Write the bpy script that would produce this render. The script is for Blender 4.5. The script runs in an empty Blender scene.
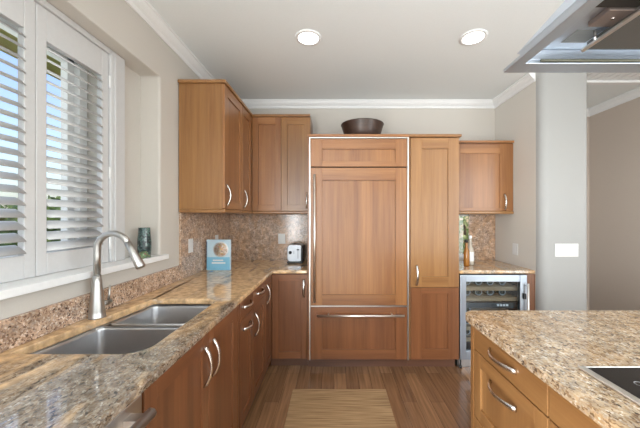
import bpy, bmesh, math, random
from mathutils import Vector, Matrix
random.seed(7)
PI = math.pi
S = bpy.context.scene
C = S.collection

# ------------------------------------------------------------------ camera, sky, light, exposure
H = 1.40
cam = bpy.data.objects.new('camera', bpy.data.cameras.new('camera'))
C.objects.link(cam)
cam.location = (0, 0, H)
cam.rotation_euler = (PI/2, 0, 0)
cam.data.sensor_width = 36.0
cam.data.lens = 36.0*290/640
cam.data.shift_x = -14/640
cam.data.shift_y = 3.5/640
cam.data.clip_start = 0.02
S.camera = cam

W = bpy.data.worlds.new('sky'); S.world = W; W.use_nodes = True
wn = W.node_tree
sky = wn.nodes.new('ShaderNodeTexSky'); sky.sky_type = 'NISHITA'
sky.sun_disc = False; sky.sun_elevation = math.radians(48); sky.sun_rotation = math.radians(60)
sky.air_density = 1.0; sky.dust_density = 2.5; sky.ozone_density = 1.0
wn.links.new(sky.outputs[0], wn.nodes['Background'].inputs[0])
wn.nodes['Background'].inputs[1].default_value = 0.46

def area(name, loc, rot, sx, sy, e, col):
    l = bpy.data.lights.new(name, 'AREA'); l.shape = 'RECTANGLE'; l.size = sx; l.size_y = sy
    l.energy = e; l.color = col
    o = bpy.data.objects.new(name, l); C.objects.link(o); o.location = loc; o.rotation_euler = rot
    return o
sun = bpy.data.lights.new('sun', 'SUN'); sun.energy = 3.2; sun.angle = 0.02; sun.color = (1, .95, .86)
so = bpy.data.objects.new('sun', sun); C.objects.link(so); so.rotation_euler = (math.radians(27), 0, math.radians(60))
# daylight from the glazed wall of the living room behind the camera, and from the rooms open to the side
area('daylight_rear', (0.8, -3.3, 1.35), (PI/2+math.radians(14), 0, 0), 4.6, 2.0, 100, (.90, .965, 1))
area('daylight_side', (3.1, -0.6, 1.4), (PI/2, 0, PI/2), 2.6, 2.0, 125, (.92, .97, 1))
area('fill_left_opening', (-1.17, -1.9, 1.2), (0, -PI/2, 0), 2.0, 1.9, 400, (.95, .98, 1))  # unseen opening, added as fill for the right and hall walls
area('daylight_window', (-1.62, 1.05, 1.75), (0, -PI/2, 0), 1.15, 1.2, 6, (.95, .98, 1))

S.view_settings.view_transform = 'Standard'; S.view_settings.look = 'None'
S.view_settings.gamma = 1; S.view_settings.use_curve_mapping = False
S.view_settings.exposure = -0.42

# ------------------------------------------------------------------ materials
def newmat(name):
    m = bpy.data.materials.new(name); m.use_nodes = True
    return m, m.node_tree, m.node_tree.nodes['Principled BSDF']

def plain(name, col, rough=.5, metal=0, bump=0, bscale=60, **kw):
    m, t, b = newmat(name)
    b.inputs['Base Color'].default_value = (*col, 1)
    b.inputs['Roughness'].default_value = rough
    b.inputs['Metallic'].default_value = metal
    for k, v in kw.items(): b.inputs[k.replace('_', ' ')].default_value = v
    n = t.nodes.new('ShaderNodeTexNoise'); n.inputs['Scale'].default_value = bscale; n.inputs['Detail'].default_value = 4
    tc = t.nodes.new('ShaderNodeTexCoord'); t.links.new(tc.outputs['Object'], n.inputs['Vector'])
    mx = t.nodes.new('ShaderNodeMix'); mx.data_type = 'RGBA'
    mx.inputs[6].default_value = (*[c*.96 for c in col], 1); mx.inputs[7].default_value = (*[min(1, c*1.04) for c in col], 1)
    t.links.new(n.outputs['Fac'], mx.inputs[0]); t.links.new(mx.outputs[2], b.inputs['Base Color'])
    if bump:
        bp = t.nodes.new('ShaderNodeBump'); bp.inputs['Strength'].default_value = bump; bp.inputs['Distance'].default_value = .002
        t.links.new(n.outputs['Fac'], bp.inputs['Height']); t.links.new(bp.outputs[0], b.inputs['Normal'])
    return m

def ramp(t, stops, interp='LINEAR'):
    r = t.nodes.new('ShaderNodeValToRGB'); r.color_ramp.interpolation = interp
    el = r.color_ramp.elements
    while len(el) < len(stops): el.new(.5)
    for e, (p, c) in zip(el, stops): e.position = p; e.color = (*c, 1)
    return r

def wood(name, light, dark, axis='z', rough=.30):
    """satin cherry veneer: boards across, fine grain along `axis`"""
    m, t, b = newmat(name)
    tc = t.nodes.new('ShaderNodeTexCoord'); oi = t.nodes.new('ShaderNodeObjectInfo')
    add = t.nodes.new('ShaderNodeVectorMath'); add.operation = 'MULTIPLY_ADD'
    comb = t.nodes.new('ShaderNodeCombineXYZ')
    for k in range(3): t.links.new(oi.outputs['Random'], comb.inputs[k])
    add.inputs[1].default_value = (7.3, 5.1, 9.7); t.links.new(comb.outputs[0], add.inputs[0]); t.links.new(tc.outputs['Object'], add.inputs[2])
    def mapped(s_long, s_cross):
        mp = t.nodes.new('ShaderNodeMapping')
        mp.inputs['Scale'].default_value = tuple(s_long if a == axis else s_cross for a in 'xyz')
        t.links.new(add.outputs[0], mp.inputs[0]); return mp
    n1 = t.nodes.new('ShaderNodeTexNoise'); n1.inputs['Scale'].default_value = 1; n1.inputs['Detail'].default_value = 5; n1.inputs['Roughness'].default_value = .65; n1.inputs['Distortion'].default_value = .6
    t.links.new(mapped(1.6, 42).outputs[0], n1.inputs['Vector'])
    n2 = t.nodes.new('ShaderNodeTexNoise'); n2.inputs['Scale'].default_value = 1; n2.inputs['Detail'].default_value = 2
    t.links.new(mapped(.35, 9).outputs[0], n2.inputs['Vector'])
    sm = t.nodes.new('ShaderNodeMath'); sm.operation = 'MULTIPLY_ADD'; sm.inputs[1].default_value = .45
    t.links.new(n1.outputs['Fac'], sm.inputs[0])
    sm2 = t.nodes.new('ShaderNodeMath'); sm2.operation = 'MULTIPLY'; sm2.inputs[1].default_value = .55
    t.links.new(n2.outputs['Fac'], sm2.inputs[0]); t.links.new(sm2.outputs[0], sm.inputs[2])
    r = ramp(t, [(.33, dark), (.67, light)])
    t.links.new(sm.outputs[0], r.inputs[0])
    t.links.new(r.outputs[0], b.inputs['Base Color'])
    b.inputs['Roughness'].default_value = rough
    b.inputs['Coat Weight'].default_value = .3; b.inputs['Coat Roughness'].default_value = .25
    return m

def granite(name, pal, scale=1.0, rough=.09, gold=(.42, .21, .07), goldamt=.5, ior=1.55, drift=None, flow=(1.15, .6, 1), soft=.35):
    m, t, b = newmat(name)
    tc = t.nodes.new('ShaderNodeTexCoord')
    dn = t.nodes.new('ShaderNodeTexNoise'); dn.inputs['Scale'].default_value = 90*scale; dn.inputs['Detail'].default_value = 3
    t.links.new(tc.outputs['Object'], dn.inputs['Vector'])
    mx = t.nodes.new('ShaderNodeVectorMath'); mx.operation = 'MULTIPLY_ADD'; mx.inputs[1].default_value = (.016, .016, .016)
    t.links.new(dn.outputs['Color'], mx.inputs[0]); t.links.new(tc.outputs['Object'], mx.inputs[2])
    v = t.nodes.new('ShaderNodeTexVoronoi'); v.feature = 'SMOOTH_F1'; v.inputs['Smoothness'].default_value = soft; v.inputs['Scale'].default_value = 185*scale
    fm = t.nodes.new('ShaderNodeMapping'); fm.inputs['Rotation'].default_value = (0, 0, .55); fm.inputs['Scale'].default_value = flow; t.links.new(mx.outputs[0], fm.inputs[0]); t.links.new(fm.outputs[0], v.inputs['Vector'])
    sep = t.nodes.new('ShaderNodeSeparateColor'); t.links.new(v.outputs['Color'], sep.inputs[0])
    r = ramp(t, pal, 'LINEAR'); t.links.new(sep.outputs[0], r.inputs[0])
    ln = t.nodes.new('ShaderNodeTexNoise'); ln.inputs['Scale'].default_value = 3.4; ln.inputs['Detail'].default_value = 5; ln.inputs['Distortion'].default_value = 1.2
    mp = t.nodes.new('ShaderNodeMapping'); mp.inputs['Scale'].default_value = (2.2, .55, 1); mp.inputs['Rotation'].default_value = (0, 0, .35)
    t.links.new(tc.outputs['Object'], mp.inputs[0]); t.links.new(mp.outputs[0], ln.inputs['Vector'])
    lr = ramp(t, [(.42, (0, 0, 0)), (.62, (1, 1, 1))])
    if drift:      # gold veining gathers far back; also paints the front of the slab as less lit
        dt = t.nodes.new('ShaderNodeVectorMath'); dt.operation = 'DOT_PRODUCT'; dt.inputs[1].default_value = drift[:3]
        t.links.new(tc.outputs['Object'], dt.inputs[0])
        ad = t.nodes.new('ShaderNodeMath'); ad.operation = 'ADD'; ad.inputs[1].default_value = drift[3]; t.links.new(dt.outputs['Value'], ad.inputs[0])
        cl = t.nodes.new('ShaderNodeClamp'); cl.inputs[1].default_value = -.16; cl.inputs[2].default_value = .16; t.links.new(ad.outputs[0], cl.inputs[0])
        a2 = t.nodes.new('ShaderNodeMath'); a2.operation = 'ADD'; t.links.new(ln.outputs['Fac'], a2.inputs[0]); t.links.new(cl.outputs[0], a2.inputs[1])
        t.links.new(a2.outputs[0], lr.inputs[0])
    else: t.links.new(ln.outputs['Fac'], lr.inputs[0])
    ml = t.nodes.new('ShaderNodeMath'); ml.operation = 'MULTIPLY'; ml.inputs[1].default_value = goldamt; t.links.new(lr.outputs[0], ml.inputs[0])
    g = t.nodes.new('ShaderNodeMix'); g.data_type = 'RGBA'; g.inputs[7].default_value = (*gold, 1)
    t.links.new(ml.outputs[0], g.inputs[0]); t.links.new(r.outputs[0], g.inputs[6])
    # medium mottling
    n3 = t.nodes.new('ShaderNodeTexNoise'); n3.inputs['Scale'].default_value = 26*scale; n3.inputs['Detail'].default_value = 4
    t.links.new(tc.outputs['Object'], n3.inputs['Vector'])
    r3 = ramp(t, [(.36, (.70, .67, .64)), (.62, (1.15, 1.12, 1.08))]); t.links.new(n3.outputs['Fac'], r3.inputs[0])
    mu = t.nodes.new('ShaderNodeMix'); mu.data_type = 'RGBA'; mu.blend_type = 'MULTIPLY'; mu.inputs[0].default_value = 1
    t.links.new(g.outputs[2], mu.inputs[6]); t.links.new(r3.outputs[0], mu.inputs[7])
    t.links.new(mu.outputs[2], b.inputs['Base Color'])
    b.inputs['Roughness'].default_value = rough; b.inputs['IOR'].default_value = ior
    return m

def glassmat(name, tint=(1, 1, 1), refl=.08):
    m, t, b = newmat(name); t.nodes.remove(b)
    tr = t.nodes.new('ShaderNodeBsdfTransparent'); tr.inputs[0].default_value = (*tint, 1)
    gl = t.nodes.new('ShaderNodeBsdfGlossy'); gl.inputs['Roughness'].default_value = .02
    mx = t.nodes.new('ShaderNodeMixShader'); mx.inputs[0].default_value = refl
    t.links.new(tr.outputs[0], mx.inputs[1]); t.links.new(gl.outputs[0], mx.inputs[2])
    t.links.new(mx.outputs[0], t.nodes['Material Output'].inputs[0])
    return m

def emit(name, col, strength):
    m, t, b = newmat(name)
    b.inputs['Base Color'].default_value = (.8, .8, .8, 1)
    b.inputs['Emission Color'].default_value = (*col, 1); b.inputs['Emission Strength'].default_value = strength
    return m

def brushed(name, col, rough=.3, axis='x'):
    m, t, b = newmat(name)
    b.inputs['Metallic'].default_value = 1; b.inputs['Base Color'].default_value = (*col, 1)
    tc = t.nodes.new('ShaderNodeTexCoord'); mp = t.nodes.new('ShaderNodeMapping')
    mp.inputs['Scale'].default_value = tuple(4 if a == axis else 300 for a in 'xyz')
    n = t.nodes.new('ShaderNodeTexNoise'); n.inputs['Scale'].default_value = 1
    t.links.new(tc.outputs['Object'], mp.inputs[0]); t.links.new(mp.outputs[0], n.inputs['Vector'])
    mr = t.nodes.new('ShaderNodeMapRange'); mr.inputs[3].default_value = rough*.8; mr.inputs[4].default_value = rough*1.25
    t.links.new(n.outputs['Fac'], mr.inputs[0]); t.links.new(mr.outputs[0], b.inputs['Roughness'])
    return m

def planks():
    m, t, b = newmat('floor_planks')
    tc = t.nodes.new('ShaderNodeTexCoord')
    mp = t.nodes.new('ShaderNodeMapping'); mp.inputs['Rotation'].default_value = (0, 0, PI/2)
    t.links.new(tc.outputs['Object'], mp.inputs[0])
    br = t.nodes.new('ShaderNodeTexBrick'); br.inputs['Scale'].default_value = 1
    br.inputs['Brick Width'].default_value = 1.1; br.inputs['Row Height'].default_value = .105
    br.inputs['Mortar Size'].default_value = .0012; br.inputs['Mortar Smooth'].default_value = .2; br.offset = .37
    br.inputs['Color1'].default_value = (.32, .178, .09, 1); br.inputs['Color2'].default_value = (.205, .108, .054, 1)
    br.inputs['Mortar'].default_value = (.04, .02, .012, 1)
    t.links.new(mp.outputs[0], br.inputs['Vector'])
    n = t.nodes.new('ShaderNodeTexNoise'); n.inputs['Scale'].default_value = 1; n.inputs['Detail'].default_value = 5
    m2 = t.nodes.new('ShaderNodeMapping'); m2.inputs['Scale'].default_value = (60, 2.5, 1)
    t.links.new(tc.outputs['Object'], m2.inputs[0]); t.links.new(m2.outputs[0], n.inputs['Vector'])
    r = ramp(t, [(.3, (.7, .68, .66)), (.7, (1.25, 1.22, 1.2))]); t.links.new(n.outputs['Fac'], r.inputs[0])
    mu = t.nodes.new('ShaderNodeMix'); mu.data_type = 'RGBA'; mu.blend_type = 'MULTIPLY'; mu.inputs[0].default_value = 1
    t.links.new(br.outputs['Color'], mu.inputs[6]); t.links.new(r.outputs[0], mu.inputs[7])
    t.links.new(mu.outputs[2], b.inputs['Base Color'])
    b.inputs['Roughness'].default_value = .2
    return m

def rugmat():
    m, t, b = newmat('woven_rug')
    tc = t.nodes.new('ShaderNodeTexCoord')
    mp = t.nodes.new('ShaderNodeMapping'); mp.inputs['Scale'].default_value = (4, 150, 1)
    t.links.new(tc.outputs['Object'], mp.inputs[0])
    n = t.nodes.new('ShaderNodeTexNoise'); n.inputs['Scale'].default_value = 1; n.inputs['Detail'].default_value = 3
    t.links.new(mp.outputs[0], n.inputs['Vector'])
    r = ramp(t, [(.34, (.25, .148, .07)), (.64, (.50, .33, .172))]); t.links.new(n.outputs['Fac'], r.inputs[0])
    t.links.new(r.outputs[0], b.inputs['Base Color']); b.inputs['Roughness'].default_value = .9
    bp = t.nodes.new('ShaderNodeBump'); bp.inputs['Strength'].default_value = .5; bp.inputs['Distance'].default_value = .003
    t.links.new(n.outputs['Fac'], bp.inputs['Height']); t.links.new(bp.outputs[0], b.inputs['Normal'])
    return m

def leafmat(name, a, b_):
    m, t, b = newmat(name)
    tc = t.nodes.new('ShaderNodeTexCoord'); n = t.nodes.new('ShaderNodeTexNoise'); n.inputs['Scale'].default_value = 9
    t.links.new(tc.outputs['Object'], n.inputs['Vector'])
    r = ramp(t, [(.35, a), (.65, b_)]); t.links.new(n.outputs['Fac'], r.inputs[0]); t.links.new(r.outputs[0], b.inputs['Base Color'])
    b.inputs['Roughness'].default_value = .6
    return m

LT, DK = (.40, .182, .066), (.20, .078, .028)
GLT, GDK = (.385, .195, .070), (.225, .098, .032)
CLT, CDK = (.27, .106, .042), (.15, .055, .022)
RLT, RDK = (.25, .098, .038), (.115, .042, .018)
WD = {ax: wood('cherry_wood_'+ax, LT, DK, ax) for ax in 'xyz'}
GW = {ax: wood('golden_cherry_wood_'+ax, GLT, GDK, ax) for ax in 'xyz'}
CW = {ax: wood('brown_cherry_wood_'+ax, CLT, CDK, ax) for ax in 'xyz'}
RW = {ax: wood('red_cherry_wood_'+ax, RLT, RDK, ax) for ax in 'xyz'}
M_dark = plain('dark_recess', (.02, .014, .01), .7)
M_kick = wood('toe_kick_wood', (.16, .075, .045), (.10, .045, .028), 'x')
PAL = [(0, (.04, .032, .028)), (.10, (.115, .082, .06)), (.24, (.205, .148, .10)), (.46, (.27, .215, .16)), (.66, (.32, .275, .22)), (.82, (.15, .125, .105)), (.92, (.42, .39, .34))]
PALI = [(0, (.07, .05, .042)), (.10, (.21, .14, .095)), (.24, (.43, .29, .175)), (.46, (.56, .43, .28)), (.66, (.66, .55, .42)), (.82, (.29, .23, .185)), (.92, (.80, .73, .62))]
PAL2_ = [(0, (.06, .04, .035)), (.14, (.28, .18, .135)), (.34, (.52, .36, .26)), (.6, (.66, .49, .37)), (.78, (.30, .22, .19)), (.9, (.76, .65, .55))]
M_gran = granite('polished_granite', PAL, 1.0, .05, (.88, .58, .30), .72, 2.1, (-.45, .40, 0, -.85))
M_gran4 = granite('bar_granite', PALI, 1.0, .07, (.66, .38, .16), .7, 1.8)
M_gran5 = granite('window_splash_granite', PAL2_, .8, .14, (.4, .24, .13), .2, 1.55, None, (1, 1, 1), .15)
M_gran2 = granite('island_granite', PALI, .85, .10, (.44, .26, .11), .45, 1.8)
PAL2 = [(0, (.06, .04, .035)), (.14, (.28, .18, .135)), (.34, (.52, .36, .26)), (.6, (.66, .49, .37)), (.78, (.30, .22, .19)), (.9, (.76, .65, .55))]
M_gran3 = granite('backsplash_granite', PAL2, 1.0, .14, (.58, .31, .12), .35, 1.55, None, (1, 1, 1), .12)
M_wall = plain('wall_paint', (.585, .55, .50), .75, bump=.08, bscale=140)
M_ceil = plain('ceiling_paint', (.81, .845, .85), .85, bump=.08, bscale=120)
M_taupe = plain('taupe_wall_paint', (.58, .50, .43), .8, bump=.08, bscale=140)
M_colm = plain('column_paint_dimmed', (.40, .40, .39), .7, bump=.05, bscale=140)  # colour darkened to offset the strong rear light on this wall end
M_white = plain('white_trim_paint', (.84, .845, .845), .42)
M_shut = plain('white_shutter_paint', (.60, .60, .60), .35)
M_plate = plain('white_plastic', (.76, .755, .745), .35)
M_steel = brushed('stainless_steel', (.62, .61, .60), .30, 'x')
M_steely = brushed('stainless_steel_long', (.62, .61, .60), .30, 'y')
M_steelv = brushed('stainless_steel_upright', (.44, .50, .57), .32, 'z')
M_hood = brushed('hood_steel', (.62, .68, .76), .42, 'y')
M_sink = plain('sink_steel', (.52, .52, .525), .3, 1)
M_nick = plain('satin_nickel', (.70, .68, .65), .24, 1)
M_fauc = plain('brushed_nickel', (.50, .49, .47), .33, 1)
M_frame = plain('fridge_frame_metal', (.86, .84, .80), .34, 1)
M_black = plain('black_plastic', (.015, .015, .016), .35)
M_bglass = plain('black_ceramic_glass', (.008, .008, .009), .06)
M_floor = planks()
M_rug = rugmat()
M_pane = glassmat('window_glass', (1, 1, 1), .04)
M_cglass = glassmat('cooler_door_glass', (.74, .78, .81), .04)
M_leafA = leafmat('shrub_leaves', (.05, .11, .025), (.20, .30, .07))
M_leafB = leafmat('pale_shrub_leaves', (.26, .38, .12), (.70, .74, .40))
M_eave = plain('eave_paint', (.62, .47, .20), .8)
M_grass = plain('lawn', (.16, .24, .08), .9)

# ------------------------------------------------------------------ mesh helpers
class MB:
    def __init__(self): self.b = bmesh.new(); self.mi = 0
    def _tag(self, faces):
        for f in faces: f.material_index = self.mi
    def box(self, x0, x1, y0, y1, z0, z1, mi=None):
        if mi is not None: self.mi = mi
        x0, x1 = sorted((x0, x1)); y0, y1 = sorted((y0, y1)); z0, z1 = sorted((z0, z1))
        v = [self.b.verts.new(p) for p in ((x0,y0,z0),(x1,y0,z0),(x1,y1,z0),(x0,y1,z0),(x0,y0,z1),(x1,y0,z1),(x1,y1,z1),(x0,y1,z1))]
        self._tag([self.b.faces.new([v[i] for i in q]) for q in ((0,3,2,1),(4,5,6,7),(0,1,5,4),(1,2,6,5),(2,3,7,6),(3,0,4,7))])
        return v
    def tube(self, pts, r, n=10, flat=None, cap=True, up=None):
        """sweep along pts; r number or list; flat scales the second axis"""
        pts = [Vector(p) for p in pts]
        rs = r if isinstance(r, (list, tuple)) else [r]*len(pts)
        rings = []; nrm = None
        for i, p in enumerate(pts):
            a = pts[max(i-1, 0)]; c = pts[min(i+1, len(pts)-1)]
            d = (c-a).normalized()
            if nrm is None:
                u = Vector(up) if up else (Vector((0,0,1)) if abs(d.z) < .9 else Vector((1,0,0)))
                nrm = (u - d*u.dot(d)).normalized()
            else: nrm = (nrm - d*nrm.dot(d)).normalized()
            bi = d.cross(nrm)
            rings.append([self.b.verts.new(p + nrm*math.cos(2*PI*k/n)*rs[i] + bi*math.sin(2*PI*k/n)*rs[i]*(flat or 1)) for k in range(n)])
        fs = []
        for i in range(len(rings)-1):
            for k in range(n): fs.append(self.b.faces.new((rings[i][k], rings[i][(k+1)%n], rings[i+1][(k+1)%n], rings[i+1][k])))
        if cap: fs += [self.b.faces.new(rings[0][::-1]), self.b.faces.new(rings[-1])]
        for f in fs: f.smooth = True
        self._tag(fs)
    def lathe(self, c, prof, n=24, axis='z', cap0=True, cap1=True):
        rings = []
        for r, h in prof:
            ring = []
            for k in range(n):
                a = 2*PI*k/n; u, v = r*math.cos(a), r*math.sin(a)
                p = {'z': (u, v, h), 'y': (u, h, v), 'x': (h, u, v)}[axis]
                ring.append(self.b.verts.new((c[0]+p[0], c[1]+p[1], c[2]+p[2])))
            rings.append(ring)
        fs = []
        for i in range(len(rings)-1):
            for k in range(n): fs.append(self.b.faces.new((rings[i][k], rings[i][(k+1)%n], rings[i+1][(k+1)%n], rings[i+1][k])))
        if cap0: fs.append(self.b.faces.new(rings[0][::-1]))
        if cap1: fs.append(self.b.faces.new(rings[-1]))
        for f in fs: f.smooth = True
        self._tag(fs)
    def loft(self, loops, cap0=False, cap1=False, closed=True, smooth=False):
        rings = [[self.b.verts.new(p) for p in L] for L in loops]; n = len(rings[0]); fs = []
        for i in range(len(rings)-1):
            for k in range(n if closed else n-1): fs.append(self.b.faces.new((rings[i][k], rings[i][(k+1)%n], rings[i+1][(k+1)%n], rings[i+1][k])))
        if cap0: fs.append(self.b.faces.new(rings[0][::-1]))
        if cap1: fs.append(self.b.faces.new(rings[-1]))
        for f in fs: f.smooth = smooth
        self._tag(fs)
    def plate(self, outer, holes, vec, to3=lambda p: p):
        """flat region with holes, extruded by vec"""
        es = []; vs = []
        for L in [outer]+holes:
            v = [self.b.verts.new(to3(p)) for p in L]; vs += v
            es += [self.b.edges.new((v[i], v[(i+1) % len(v)])) for i in range(len(v))]
        r = bmesh.ops.triangle_fill(self.b, use_beauty=True, use_dissolve=False, edges=es)
        fs = [g for g in r['geom'] if isinstance(g, bmesh.types.BMFace)]
        e = bmesh.ops.extrude_face_region(self.b, geom=fs)
        nv = [g for g in e['geom'] if isinstance(g, bmesh.types.BMVert)]
        bmesh.ops.translate(self.b, verts=nv, vec=vec)
        self._tag(self.b.faces)
    def build(self, name, mats, parent=None, bevel=0, seg=2, ang=35, smooth=False):
        bmesh.ops.recalc_face_normals(self.b, faces=self.b.faces)
        if parent is not None:
            p = parent; off = Vector()
            while p is not None: off += p.location; p = p.parent
            bmesh.ops.translate(self.b, verts=self.b.verts, vec=-off)
        me = bpy.data.meshes.new(name); self.b.to_mesh(me); self.b.free()
        for m in (mats if isinstance(mats, (list, tuple)) else [mats]): me.materials.append(m)
        if smooth:
            for p in me.polygons: p.use_smooth = True
        o = bpy.data.objects.new(name, me); C.objects.link(o)
        if parent is not None: o.parent = parent
        if bevel:
            bv = o.modifiers.new('bevel', 'BEVEL'); bv.width = bevel; bv.segments = seg; bv.limit_method = 'ANGLE'; bv.angle_limit = math.radians(ang)
        return o

def thing(name, label, cat, loc=(0,0,0), group=None):
    o = bpy.data.objects.new(name, None); C.objects.link(o); o.location = loc; o.empty_display_size = .05
    return tag(o, label, cat, group)
def tag(o, label, cat, group=None):
    o['label'] = label; o['category'] = cat
    if group: o['group'] = group
    return o
def struct(o): o['kind'] = 'structure'; return o
def dup(root, loc, label, group=None):
    r = root.copy(); C.objects.link(r); r.location = loc; r['label'] = label
    if group: r['group'] = group
    for ch in list(root.children):
        c = ch.copy(); C.objects.link(c); c.parent = r
        for g in list(ch.children):
            d = g.copy(); C.objects.link(d); d.parent = c
    return r

def skew(L): return [(x+(y-1.385)*.13 if x < -.95 else x, y) for x, y in L]
def rrect(x0, x1, y0, y1, r, n=6, rl=None):
    out = []; R_ = r; q = r if rl is None else rl
    for cx, cy, a0, r in ((x1-R_, y0+R_, -PI/2, R_), (x1-R_, y1-R_, 0, R_), (x0+q, y1-q, PI/2, q), (x0+q, y0+q, PI, q)):
        for k in range(n+1):
            a = a0 + PI/2*k/n; out.append((cx+r*math.cos(a), cy+r*math.sin(a)))
    return out

# facing frames: (u, z, w) -> world, w points out of the cabinet
def fr(face, plane):
    return {'-y': lambda u, z, w: (u, plane-w, z), '+x': lambda u, z, w: (plane+w, u, z), '-x': lambda u, z, w: (plane-w, u, z)}[face]
def fbox(mb, f, u0, u1, z0, z1, w0, w1, mi=0):
    a, b = f(u0, z0, w0), f(u1, z1, w1)
    mb.box(a[0], b[0], a[1], b[1], a[2], b[2], mi)

def shaker(name, face, plane, u0, u1, z0, z1, parent, wm, st=.062, rt=.062, rb=.062, t=.02, g=.0015, flat=False):
    """frame-and-panel front; plane is the carcass front, the door stands t proud of it"""
    f = fr(face, plane); u0 += g; u1 -= g; z0 += g; z1 -= g
    hx = wm['x' if face == '-y' else 'y']
    m = MB()
    if flat: fbox(m, f, u0, u1, z0, z1, 0.001, t, 1)
    else:
        fbox(m, f, u0, u0+st, z0, z1, .001, t, 0); fbox(m, f, u1-st, u1, z0, z1, .001, t, 0)
        fbox(m, f, u0+st, u1-st, z1-rt, z1, .001, t, 1)
        fbox(m, f, u0+st, u1-st, z0, z0+rb, .001, t, 1)
        fbox(m, f, u0+st, u1-st, z0+rb, z1-rt, .002, t-.009, 0)
    return m.build(name, [wm['z'], hx], parent, .0012, 1)

def bow(face, plane, u, z, L, parent, vertical=True, out=.032, name='handle', mat=None):
    """arched bar pull, ends on the door face"""
    f = fr(face, plane); m = MB(); pts = []; n = 14; rs = []
    for k in range(n+1):
        s = k/n; d = (s-.5)*L; w = out*(math.sin(PI*s)**.75)+.0005
        pts.append(f(u, z+d, w) if vertical else f(u+d, z, w))
        rs.append(.012-.003*math.sin(PI*s))
    up = f(1, 0, 0) if vertical else (0, 0, 1)
    if vertical:
        a = Vector(f(1, 0, 0)) - Vector(f(0, 0, 0)); up = a
    m.tube(pts, rs, 8, .62, True, up)
    return m.build(name, mat or M_nick, parent)

def carcass(name, label, x0, x1, y0, y1, z0, z1, wm, group=None, cat='cabinet'):
    r = thing(name, label, cat, ((x0+x1)/2, (y0+y1)/2, z0), group)
    return r

# ------------------------------------------------------------------ setting
XL, YB, ZC = -1.214, 3.35, 2.74
m = MB(); m.box(-1.214, 4.2, -3.6, 4.2, -.1, 0); struct(m.build('floor', M_floor))
m = MB(); m.box(-1.75, 4.2, -3.6, 4.2, ZC, ZC+.1); struct(m.build('ceiling', M_ceil))

m = MB(); m.box(-1.21, 3.18, -3.38, -.75, .0005, .012); struct(m.build('floor_bounce', plain('cream_bounce', (.72, .68, .60), .95, bump=.3)))  # unseen pale floor added behind the camera to bounce light to the ceiling
# left wall: deep outer skin with the window hole, inner skin with the drywall recess
to3 = lambda p: (-1.545, p[0], p[1])
m = MB()
m.plate([(-3.6, 0), (3.6, 0), (3.6, ZC), (-3.6, ZC)], [[(.45, 1.16), (1.685, 1.16), (1.685, 2.335), (.45, 2.335)], [(-2.9, .06), (-.9, .06), (-.9, 2.2), (-2.9, 2.2)]], (.198, 0, 0), to3)  # second hole, here and in the inner skin, added for the left fill
struct(m.build('wall_left', M_wall))
m = MB(); to3b = lambda p: (-1.40, p[0], p[1])
m.plate([(-3.6, 0), (3.6, 0), (3.6, ZC), (-3.6, ZC)], [[(.08, 1.105), (2.02, 1.105), (2.02, 2.383), (.08, 2.383)], [(-2.9, .06), (-.9, .06), (-.9, 2.2), (-2.9, 2.2)]], (.186, 0, 0), to3b)
struct(m.build('wall_left_recess', M_wall, None, .014, 3))
# back wall with a small window hole in the bar niche
m = MB(); m.plate([(-1.35, 0), (2.0, 0), (2.0, ZC), (-1.35, ZC)], [[(1.02, .93), (1.67, .93), (1.67, 1.43), (1.02, 1.43)]], (0, .16, 0), lambda p: (p[0], YB, p[1]))
struct(m.build('wall_back', M_wall))
# wall end, rounded drywall corners
m = MB(); cx0, cx1, cy0 = 1.86, 2.277, 2.60
L = []
for k in range(19):
    a = PI + PI/2*k/18; L.append((cx0+.07+.07*math.cos(a), cy0+.07+.07*math.sin(a)))
for k in range(5):
    a = -PI/2 + PI/2*k/4; L.append((cx1-.02+.02*math.cos(a), cy0+.02+.02*math.sin(a)))
L += [(cx1, 4.0), (cx0, 4.0)]
m.loft([[(x, y, 0) for x, y in L], [(x, y, ZC) for x, y in L]], True, True)
o = m.build('wall_right', M_colm)
# same paint on the kitchen run, lightened to make up for weak side light
m = MB(); m.box(1.8585, 1.8602, 2.672, YB-.001, 0, ZC-.001); struct(o); struct(m.build('wall_right_brightened', plain('wall_paint_brightened', (.68, .645, .59), .75, bump=.08, bscale=140)))
m = MB(); m.box(3.19, 3.35, .9, 4.2, 0, ZC); struct(m.build('wall_hall_right', M_taupe))
m = MB(); m.box(2.277, 3.19, 3.62, 3.78, 0, ZC); struct(m.build('wall_hall_back', M_taupe))
# living room behind the camera: side wall and the wall around its glazing
m = MB(); m.plate([(-1.6, 0), (4.2, 0), (4.2, ZC), (-1.6, ZC)], [[(-1.5, .3), (2.1, .3), (2.1, 2.4), (-1.5, 2.4)]], (0, -.15, 0), lambda p: (p[0], -3.4, p[1]))
struct(m.build('wall_rear', M_wall))
m = MB(); m.plate([(-3.5, 0), (.9, 0), (.9, ZC), (-3.5, ZC)], [[(-1.9, .4), (.7, .4), (.7, 2.4), (-1.9, 2.4)]], (.15, 0, 0), lambda p: (3.19, p[0], p[1]))
struct(m.build('wall_living_room', M_wall))

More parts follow.
